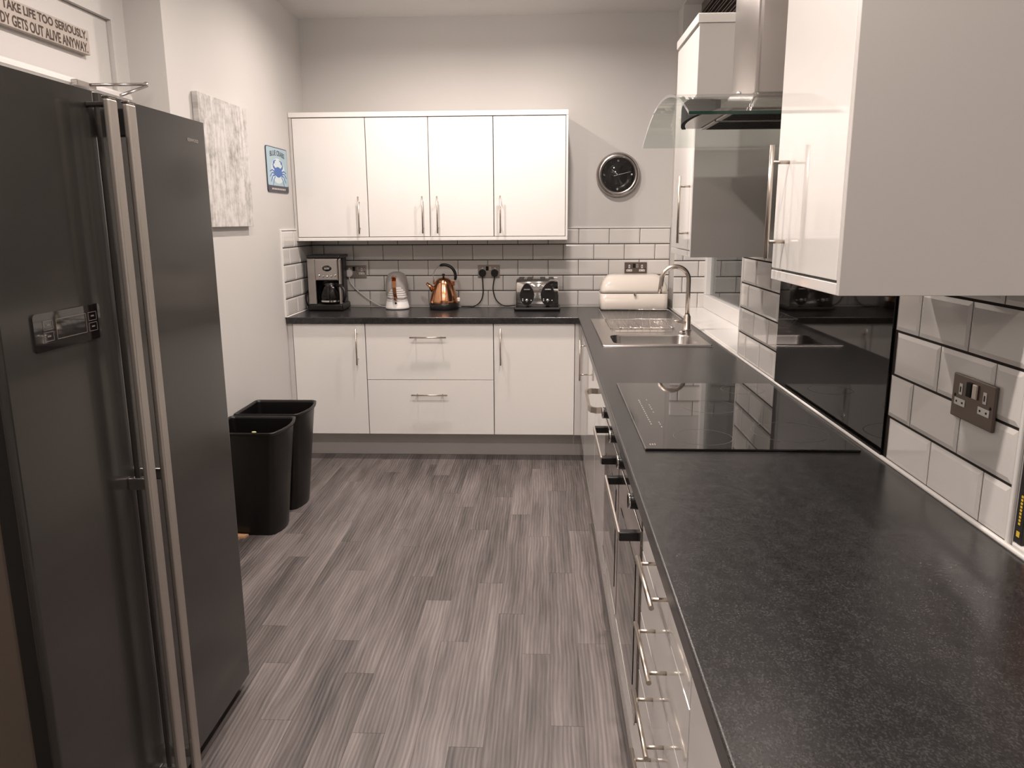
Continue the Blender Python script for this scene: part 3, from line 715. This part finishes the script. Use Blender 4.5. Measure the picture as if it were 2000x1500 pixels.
# toaster
TX_, TY_ = -.052, 5.06
t = thing('toaster', 'polished steel four-slice toaster with two black oval control panels', 'toaster', (TX_, TY_, WT))
MB().box(TX_-.150, TX_+.150, 4.975, 5.20, WT+.003, WT+.024, .008, 3).obj('base', BLACKP, t)
b = MB(); n = 16; rings = []
for x, ins in ((TX_-.136, .006), (TX_-.130, 0), (TX_+.130, 0), (TX_+.136, .006)):
    ring_ = [(x, 4.985+ins, WT+.022), (x, 5.19-ins, WT+.022)]
    for i in range(6): a = pi/2*i/5; ring_.append((x, 5.155-ins+.035*cos(a), WT+.150-ins+.055*sin(a)))
    for i in range(6): a = pi/2+pi/2*i/5; ring_.append((x, 5.030+ins+.045*cos(a), WT+.150-ins+.055*sin(a)))
    rings.append(ring_)
b.loft(rings, True, True).obj('body', CHROME, t)
for k in range(4):
    x = TX_-.103+k*.055+(.028 if k > 1 else 0)
    MB().box(x-.017, x+.017, 5.02, 5.17, WT+.200, WT+.2075, .002).obj('slot', BLACKP, t)
for x in (TX_-.066, TX_+.068):
    o_ = []
    for i in range(36):
        a = 2*pi*i/36; rx = .046-.012*max(0, sin(a)); o_.append((rx*cos(a), .071*sin(a)))
    p = MB(FB(x, 4.986, WT+.108)).poly(o_, 0, .008).obj('control_panel', BLACKP, t)
    MB(FB(x, 4.978, WT+.108)).box(-.02, .02, .028, .036, 0, .009, .002).obj('lever', CHROME, p)
    MB().lathe([(0, -.012), (.010, -.012), (.012, 0)], (x, 4.978, WT+.070), 20, 'y').obj('dial', CHROME, p)
    for dx, dz in ((-.027, .078), (-.027, .068), (.027, .07)):
        MB().lathe([(0, -.002), (.0035, -.002), (.004, 0)], (x+dx, 4.978, WT+dz), 10, 'y').obj('button', INK, p)

# bread bin
t = thing('bread_bin', 'cream enamel bread bin with a domed lid behind the sink', 'bread bin', (.575, 5.13, WT))
def sect(x, s=0):
    pts = [(x, 5.015+s, WT+.002+s), (x, 5.235-s, WT+.002+s), (x, 5.235-s, WT+.118)]
    return pts
X0, X1 = .358, .790
def outline(zc0, zc1, n=10, s=0):
    pts = [(X0+s, zc0), (X1-s, zc0)]; r = .075
    for i in range(n+1): a = pi/2*i/n; pts.append((X1-s-r+r*cos(a), zc1-s-r+r*sin(a)))
    for i in range(n+1): a = pi/2+pi/2*i/n; pts.append((X0+s+r+r*cos(a), zc1-s-r+r*sin(a)))
    return pts
MB().loft([rrect(X0+.006, X1-.004, 5.02, 5.235, .03, WT+.002), rrect(X0, X1, 5.015, 5.24, .035, WT+.012), rrect(X0+.0005, X1-.0005, 5.0155, 5.2395, .035, WT+.1075)], True).obj('box', CREAM, t)
rings = []
for k in range(9):
    a = pi/2*k/8; s = .062*(1-cos(a)); hgt = .115*sin(a)
    rings.append(rrect(X0+s*1.2, X1-s*1.2, 5.015+s*1.5, 5.24-s*.4, .035+.02*sin(a), WT+.1095+hgt))
MB().loft(rings, True).obj('lid', CREAM, t)
MB().box(.567, .580, 5.004, 5.013, WT+.098, WT+.120, .002).obj('catch', CHROME, t)

# ------------------------------------------------------------------ sockets, plugs, cords
def socket(fr, label, pm=None, order=(0, 1)):
    p0 = fr(0, 0, 0)
    t = thing('wall_socket', label, 'socket', p0, 'metal double sockets')
    def B(): return MB(fr)
    pl_ = B().box(-.074, .074, -.043, .043, 0, .006, .002).obj('plate', pm or PLATE, t)
    for s in (-1, 1):
        u = s*.042
        B().box(u-.0055, u+.0055, .004, .026, .006, .0072, .0005).obj('earth_insert', WPLAS, t)
        B().box(u-.019, u+.019, -.018, -.004, .006, .0072, .0005).obj('pin_insert', WPLAS, t)
        b = B(); b.box(u-.002, u+.002, .009, .020, .0072, .0075); b.box(u-.013, u-.008, -.013, -.009, .0072, .0075); b.box(u+.008, u+.013, -.013, -.009, .0072, .0075)
        b.obj('pin_hole', DARKIN, t)
    for i, u in enumerate((-.0105, .0105)):
        B().box(u-.0085, u+.0085, .006, .034, .006, .010, .0015).obj('switch', (DARKIN, NICKEL)[order[i]], t)
    for s in (-1, 1): B().lathe([(0, .0068), (.003, .0066), (.0035, .006)], (s*.062, 0, 0), 10).obj('screw', DARKIN, t)
    return t
YS = YB-.004
socket(FB(-1.290, YS, 1.151), 'metal double socket between the coffee maker and the white kettle', PLATEL)
socket(FB(-.382, YS, 1.151), 'metal double socket with two black plugs in it', PLATEL)
socket(FB(.603, YS, 1.166), 'metal double socket above the cream bread bin')
socket(FR(XR-.004, 1.472, 1.143), 'dark metal double socket on the tiles right of the black splashback')
def plug(x, z, m, pts, label, cat='cord'):
    t = thing('power_cord', label, cat, (x, YS, z))
    b = MB(FB(x, YS-.0075, z)); o_ = []
    for i in range(20):
        a = 2*pi*i/20; o_.append((.024*cos(a), .024*sin(a) if sin(a) > 0 else .027*sin(a)))
    b.poly(o_, 0, .022); b.poly([(p[0]*.8, p[1]*.8) for p in o_], .022, .028)
    b.obj('plug', m, t)
    cord('cable', pts, .0038, m, t)
plug(-.424, 1.143, BLACKP, [(-.424, YS-.02, 1.118), (-.422, YS-.018, 1.06), (-.422, YS-.018, 1.0), (-.44, YS-.02, .95), (-.48, YS-.03, WT+.006), (-.52, YS-.05, WT+.006), (-.565, 5.19, WT+.008)], 'black plug and cable running down to the copper kettle')
plug(-.342, 1.143, BLACKP, [(-.342, YS-.02, 1.118), (-.352, YS-.018, 1.06), (-.352, YS-.018, 1.02), (-.335, YS-.02, .965), (-.30, YS-.025, .93), (-.265, YS-.03, WT+.008), (-.21, YS-.04, WT+.012), (-.17, YS-.05, WT+.016)], 'black plug and cable running down to the toaster')
plug(-1.331, 1.143, WPLAS, [(-1.331, YS-.02, 1.118), (-1.325, YS-.018, 1.08), (-1.29, YS-.018, 1.035), (-1.23, YS-.02, .985), (-1.17, YS-.025, .945), (-1.11, YS-.04, WT+.006), (-1.05, 5.18, WT+.008)], 'white plug and cable running to the white dome kettle')

# ------------------------------------------------------------------ clock
t = thing('wall_clock', 'round steel rimmed wall clock with a black face', 'clock', (.472, YB+.005, 1.775))
cx, cz, yw = .472, 1.775, YB+.005
MB().lathe([(.118, 0), (.140, -.006), (.142, -.018), (.134, -.034), (.120, -.042), (.110, -.038), (.106, -.024), (.106, -.012)], (cx, yw, cz), 64, 'y').obj('rim', STEEL, t)
MB().lathe([(.0001, -.012), (.108, -.012), (.108, -.010)], (cx, yw, cz), 48, 'y').obj('face', BLACKG, t)
fc = FB(cx, yw-.0125, cz)
for i in range(12):
    a = i*pi/6; r = .090
    if i % 3 == 0: MB(fc).lathe([(.0001, .004), (.007, .003), (.0085, 0)], (r*sin(a), r*cos(a), 0), 14).obj('hour_marker', CHROME, t)
    else: MB(fc).lathe([(.0001, .002), (.0022, .001), (.0026, 0)], ((r+.004)*sin(a), (r+.004)*cos(a), 0), 8).obj('hour_marker', PLATE, t)
def hand(a, l, tail, wd, n):
    dx, dz = sin(a), cos(a); px, pz = cos(a)*wd, -sin(a)*wd
    return MB(fc).poly([(-dx*tail-px, -dz*tail-pz), (dx*l-px*.5, dz*l-pz*.5), (dx*l+px*.5, dz*l+pz*.5), (-dx*tail+px, -dz*tail+pz)], n, n+.0008)
hand(radians(-50), .052, .0, .0022, .003).obj('hour_hand', INK, t)
hand(radians(77), .085, .028, .0018, .005).obj('minute_hand', INK, t)
MB(fc).lathe([(.0001, .007), (.004, .006), (.004, .002)], (0, 0, 0), 12).obj('hub', CHROME, t)
MB().lathe([(.0001, -.0405), (.109, -.0395)], (cx, yw, cz), 48, 'y').obj('glass', PANE, t)

# ------------------------------------------------------------------ left wall pictures
t = thing('canvas_painting', 'tall grey abstract canvas painting on the left wall above the bins', 'painting', (XL+.002, 3.96, 1.46))
MB().box(XL+.002, XL+.030, 3.595, 4.17, 1.463, 2.062, .002).obj('canvas', ARTM, t)
t = thing('tin_sign', 'small blue tin sign with a crab on the left wall', 'sign', (XL+.002, 4.68, 1.655))
y0, y1, z0, z1 = 4.495, 4.858, 1.657, 1.914
o_ = [(p[0], p[1]) for p in rrect(y0-4.68, y1-4.68, z0-1.655, z1-1.655, .016, 0, 4)]
fl = FL(XL+.002, 4.68, 1.655)
MB(fl).poly(o_, 0, .004).obj('panel', TIND, t)
MB(fl).poly([(p[0], p[1]) for p in rrect(y0-4.675, y1-4.685, .040, z1-1.660, .014, 0, 4)], .004, .0045).obj('print', TINBG, t)
MB(fl).poly([(p[0], p[1]) for p in rrect(y0-4.677, y1-4.683, .006, .036, .008, 0, 4)], .004, .0045).obj('band', TINK, t)
MB(fl).poly([(.0+.115*cos(2*pi*i/32), .125+.072*sin(2*pi*i/32)) for i in range(32)], .0045, .0048).obj('disc_print', TINW, t)
text('BLUE CRABS', .25, .030, FL(XL+.0068, 4.555, 1.655+.200), TIND, 'lettering', t, .02, arch=.012)
b = MB(fl)
for i in range(11): b.box(-.12+i*.022, -.107+i*.022, .016, .026, .0045, .0047)
b.obj('small_print', INK, t)
cb = MB(fl)
cb.poly([(.062*cos(2*pi*i/24)*(1+.12*cos(4*pi*i/24)), .118+.030*sin(2*pi*i/24)) for i in range(24)], .0048, .0056)
def limb(pts, w0):
    for i in range(len(pts)-1):
        a, c = Vector(pts[i]), Vector(pts[i+1]); d = (c-a).normalized(); n_ = Vector((-d.y, d.x))
        wa = w0*(1-.25*i); wb = w0*(1-.25*(i+1))
        cb.poly([tuple(a-n_*wa), tuple(c-n_*wb), tuple(c+n_*wb), tuple(a+n_*wa)], .0048, .0053+i*.0001)
for s in (-1, 1):
    for k, (ex, ez) in enumerate(((.14, .13), (.145, .10), (.13, .072), (.10, .050))):
        limb([(s*.055, .115-k*.008), (s*(ex*.7), .128-k*.016), (s*ex, ez-.012)], .005)
    limb([(s*.045, .132), (s*.085, .150), (s*.070, .176), (s*.030, .186)], .009)
    limb([(s*.078, .168), (s*.052, .172)], .006)
cb.obj('crab_print', TINB, t)

# wooden sign with the motto, over the door
t = thing('wooden_sign', 'long weathered wooden sign with dark lettering above the door', 'sign', (XD-.018, 2.8, 2.112))
MB().box(XD-.019, XD+.004, 2.455, 3.095, 2.114, 2.203, .002).obj('board', CRATE, t)
text("DON'T TAKE LIFE TOO SERIOUSLY,", .602, .036, FL(XD+.0042, 2.480, 2.1615), SIGNINK, 'lettering', t, .030)
text("NOBODY GETS OUT ALIVE ANYWAY.", .590, .036, FL(XD+.0042, 2.490, 2.1185), SIGNINK, 'lettering', t, .030)

# door closer arm
t = thing('door_closer', 'steel folding door closer arm fixed over the door behind the fridge', 'door closer', (XD+.03, 2.97, 1.985))
MB().box(XD+.026, XD+.050, 2.905, 3.03, 1.978, 1.998, .003).obj('bracket', STEEL, t)
MB().tube([(XD+.05, 2.99, 1.99), (XD+.12, 3.27, 2.037)], .006, 8).tube([(XD+.12, 3.28, 2.032), (XD+.14, 3.03, 1.958)], .006, 8).obj('arm', STEEL, t)
MB().cyl((XD+.12, 3.275, 2.028), (XD+.12, 3.275, 2.046), .008).obj('pivot', CHROME, t)

# ================================================================== fridge freezer
FX = -.96
t = thing('fridge_freezer', 'large dark steel side-by-side fridge freezer with two long vertical handles', 'fridge', (-1.3, 1.78, 0))
MB().box(-1.69, FX-.053, 1.315, 2.238, .02, 1.735, .006).obj('cabinet', FRIDB, t)
MB().box(-1.66, FX-.030, 1.33, 2.225, .004, .055).obj('kick_strip', DARKIN, t)
MB().box(FX-.0525, FX-.0455, 1.325, 2.23, .05, 1.74).obj('door_gasket', DARKIN, t)
def fdoor(y0, y1, name):
    # gently rounded vertical edges
    r = .012; n = 5; pts = []
    for (cxx, cyy, a0) in ((FX-r, y1-r, 0), (FX-r, y0+r, -pi/2)):
        pass
    sec = [(FX-.063, y0), (FX-.063, y1)]
    for i in range(n+1): a = pi/2-pi/2*i/n; sec.append((FX-r+r*cos(a), y1-r+r*sin(a)))
    for i in range(n+1): a = -pi/2*i/n; sec.append((FX-r+r*cos(a), y0+r+r*sin(a)))
    sec = [(FX-.010, y0), (FX-.010, y1)]+sec[2:]
    o = MB().loft([[(x, y, .045) for x, y in sec], [(x, y, 1.758) for x, y in sec]], True, False).obj(name, FRID, t)
    MB().box(FX-.045, FX-.0105, y0+.001, y1-.001, .046, 1.757, .002).obj('door_core', DARKIN, o)
    return o
d1 = fdoor(1.304, 1.700, 'freezer_door'); d2 = fdoor(1.706, 2.246, 'fridge_door')
for d, y in ((d1, 1.664), (d2, 1.740)):
    MB().box(FX+.044, FX+.058, y-.017, y+.017, .075, 1.738, .004, 3).obj('handle', ALU, d)
    MB().box(FX+.042, FX+.060, y-.018, y+.018, 1.738, 1.744, .003).obj('handle_cap', CHROME, d)
    for z, hh, mm in ((.135, .014, CHROME), (.895, .014, CHROME), (1.70 if d is d2 else 1.728, .03 if d is d2 else .005, BLACKP if d is d2 else FRID)):
        MB().box(FX, FX+.045, y-.006, y+.014, z-hh, z+hh, .003).obj('handle_mount', mm, d)
p = MB().loft([[(FX, *q[:2]) for q in rrect(1.397, 1.62, 1.243, 1.318, .008, 0)], [(FX+.004, *q[:2]) for q in rrect(1.398, 1.619, 1.244, 1.317, .008, 0)]], True, False).obj('display', BLACKG, d1)
b = MB(FL(FX+.0042, 0, 0))
def frame_(b, u0, u1, v0, v1, w_=.0012):
    b.box(u0, u1, v0, v0+w_, 0, .0004); b.box(u0, u1, v1-w_, v1, 0, .0004); b.box(u0, u0+w_, v0, v1, 0, .0004); b.box(u1-w_, u1, v0, v1, 0, .0004)
frame_(b, 1.465, 1.566, 1.262, 1.302)
for u in (1.425, 1.574):
    frame_(b, u, u+.030, 1.284, 1.302, .001); frame_(b, u, u+.030, 1.262, 1.280, .001)
    b.box(u+.010, u+.021, 1.292, 1.295, 0, .0004); b.box(u+.010, u+.021, 1.270, 1.273, 0, .0004)
b.obj('display_print', mat('dim_display_print', (.16, .14, .13), .4), p)
text('KENWOOD', .066, .0085, FL(FX+.0003, 2.125, 1.699), mat('badge_print', (.42, .39, .36), .4, metal=.5), 'badge', d2, .02)

# ================================================================== bins, wedge, book
def bin_(y0, y1, b0, b1, label):
    t = thing('waste_bin', label, 'bin', (-1.42, (y0+y1)/2, 0), 'tall open black bins')
    H_ = .53
    def ring_(x0, x1, ya, yb, z, bulge=.035):
        # rounded rectangle with a bowed right side
        pts = rrect(x0, x1, ya, yb, .020, z, 4); out = []
        ym = (ya+yb)/2; hy = (yb-ya)/2
        for x, y, zz in pts:
            f = max(0, (x-(x0+x1)/2)/((x1-x0)/2))
            out.append((x+bulge*f*(1-((y-ym)/hy)**2)*.9, y, zz))
        # refine the bowed edge
        k = next(i for i in range(len(out)) if i == len(out)-1)
        a, c = out[-1], out[0]; ext = []
        for s in (.2, .4, .6, .8):
            y = a[1]+(c[1]-a[1])*s; ext.append((x1+bulge*(1-((y-ym)/hy)**2)*.9, y, z))
        return out+ext
    O = lambda s, z: ring_(-1.55+(-1.582+1.55)*s, -1.315+(-1.262+1.315)*s, b0+(y0-b0)*s, b1+(y1-b1)*s, z)
    def I(s, z, g=.004):
        return [(x+(g if x < -1.42 else -g), y+(g if y < (y0+y1)/2 else -g), zz) for x, y, zz in O(s, z)]
    MB().loft([O(0, .0), O(.02, .006), O(.5, H_/2), O(.97, H_-.012)], False).loft([I(.97, H_-.012), I(.5, H_/2), I(.02, .01)], False).add(O(0, 0), [tuple(range(len(O(0, 0))))]).add(I(0.02, .01), [tuple(range(len(O(0, 0))))]).obj('bucket', BINP, t)
    g = lambda s, z, e: [(x+(-e if x < -1.42 else e), y+(-e if y < (y0+y1)/2 else e), zz) for x, y, zz in O(s, z)]
    MB().loft([g(.97, H_-.014, .001), g(.97, H_-.014, .006), g(1, H_-.002, .007), g(1, H_, .003), g(1, H_-.002, -.005), g(.97, H_-.014, -.005)], False).obj('rim', BINP, t)
    return t
b1_ = bin_(3.405, 3.725, 3.462, 3.69, 'tall black open-topped plastic bin next to the fridge, nearer of the pair')
bin_(3.765, 4.08, 3.80, 4.04, 'tall black open-topped plastic bin by the base cabinets, farther of the pair')
tag(MB().lathe([(.0001, .004), (.006, .003), (.008, 0), (.005, -.004), (.0001, -.005)], (-1.345, 3.404, .534), 10, 'z', 1.5, .8).obj('scrap', mat('pale_food_scrap', (.6, .62, .3), .6)), 'tiny pale green scrap stuck on the rim of the nearer bin', 'scrap')
tag(MB().add([(-1.50, 3.415, 0), (-1.44, 3.425, 0), (-1.43, 3.455, 0), (-1.50, 3.455, 0), (-1.50, 3.415, .012), (-1.44, 3.425, .009), (-1.43, 3.455, .009), (-1.50, 3.455, .012)],
             [(0, 3, 2, 1), (4, 5, 6, 7), (0, 1, 5, 4), (1, 2, 6, 5), (2, 3, 7, 6), (3, 0, 4, 7)]).obj('wood_offcut', WOODT), 'small pale wood offcut on the floor in front of the bins', 'wood')
t = thing('cookbook', 'cookbook with a black spine standing on the ledge at the right edge', 'book', (.93, 1.30, .926))
MB().box(.828, 1.04, 1.296, 1.319, .926, 1.19, .001).obj('cover', BLACKP, t)
MB().box(.834, 1.038, 1.2945, 1.2958, .930, 1.186, 0).obj('cover_print', COVER, t)
MB().box(.836, .90, 1.2938, 1.2944, .985, 1.03, 0).obj('cover_panel', NAVY, t)
b = MB(FR(.8278, 1.3075, .926))
b.box(-.004, .005, .012, .022, 0, .0005)
for i in range(9): b.box(-.0025, .003, .034+i*.0062, .038+i*.0062, 0, .0005)
b.obj('spine_print', YEL, t)

# ------------------------------------------------------------------ ceiling lamp fittings
GLOW = mat('lamp_glass', (.9, .85, .8), .4, emis=((1, .86, .72), 6))
for (lx, ly), lb in zip(LAMPS, ('over the coffee maker corner', 'over the sink corner', 'over the bins', 'over the ovens', 'over the fridge doors', 'over the near drawers', 'behind the camera on the fridge side', 'behind the camera on the worktop side')):
    t = thing('ceiling_light', 'small round recessed ceiling spotlight '+lb, 'light', (lx, ly, CEIL-.001), 'recessed ceiling spotlights')
    MB().lathe([(.036, -.001), (.037, -.006), (.046, -.007), (.050, -.001)], (lx, ly, CEIL), 28).obj('bezel', CHROME, t)
    MB().lathe([(.0001, -.003), (.036, -.003)], (lx, ly, CEIL), 24).obj('lens', GLOW, t)
for o in D.objects:
    if '_o' in o: del o['_o']
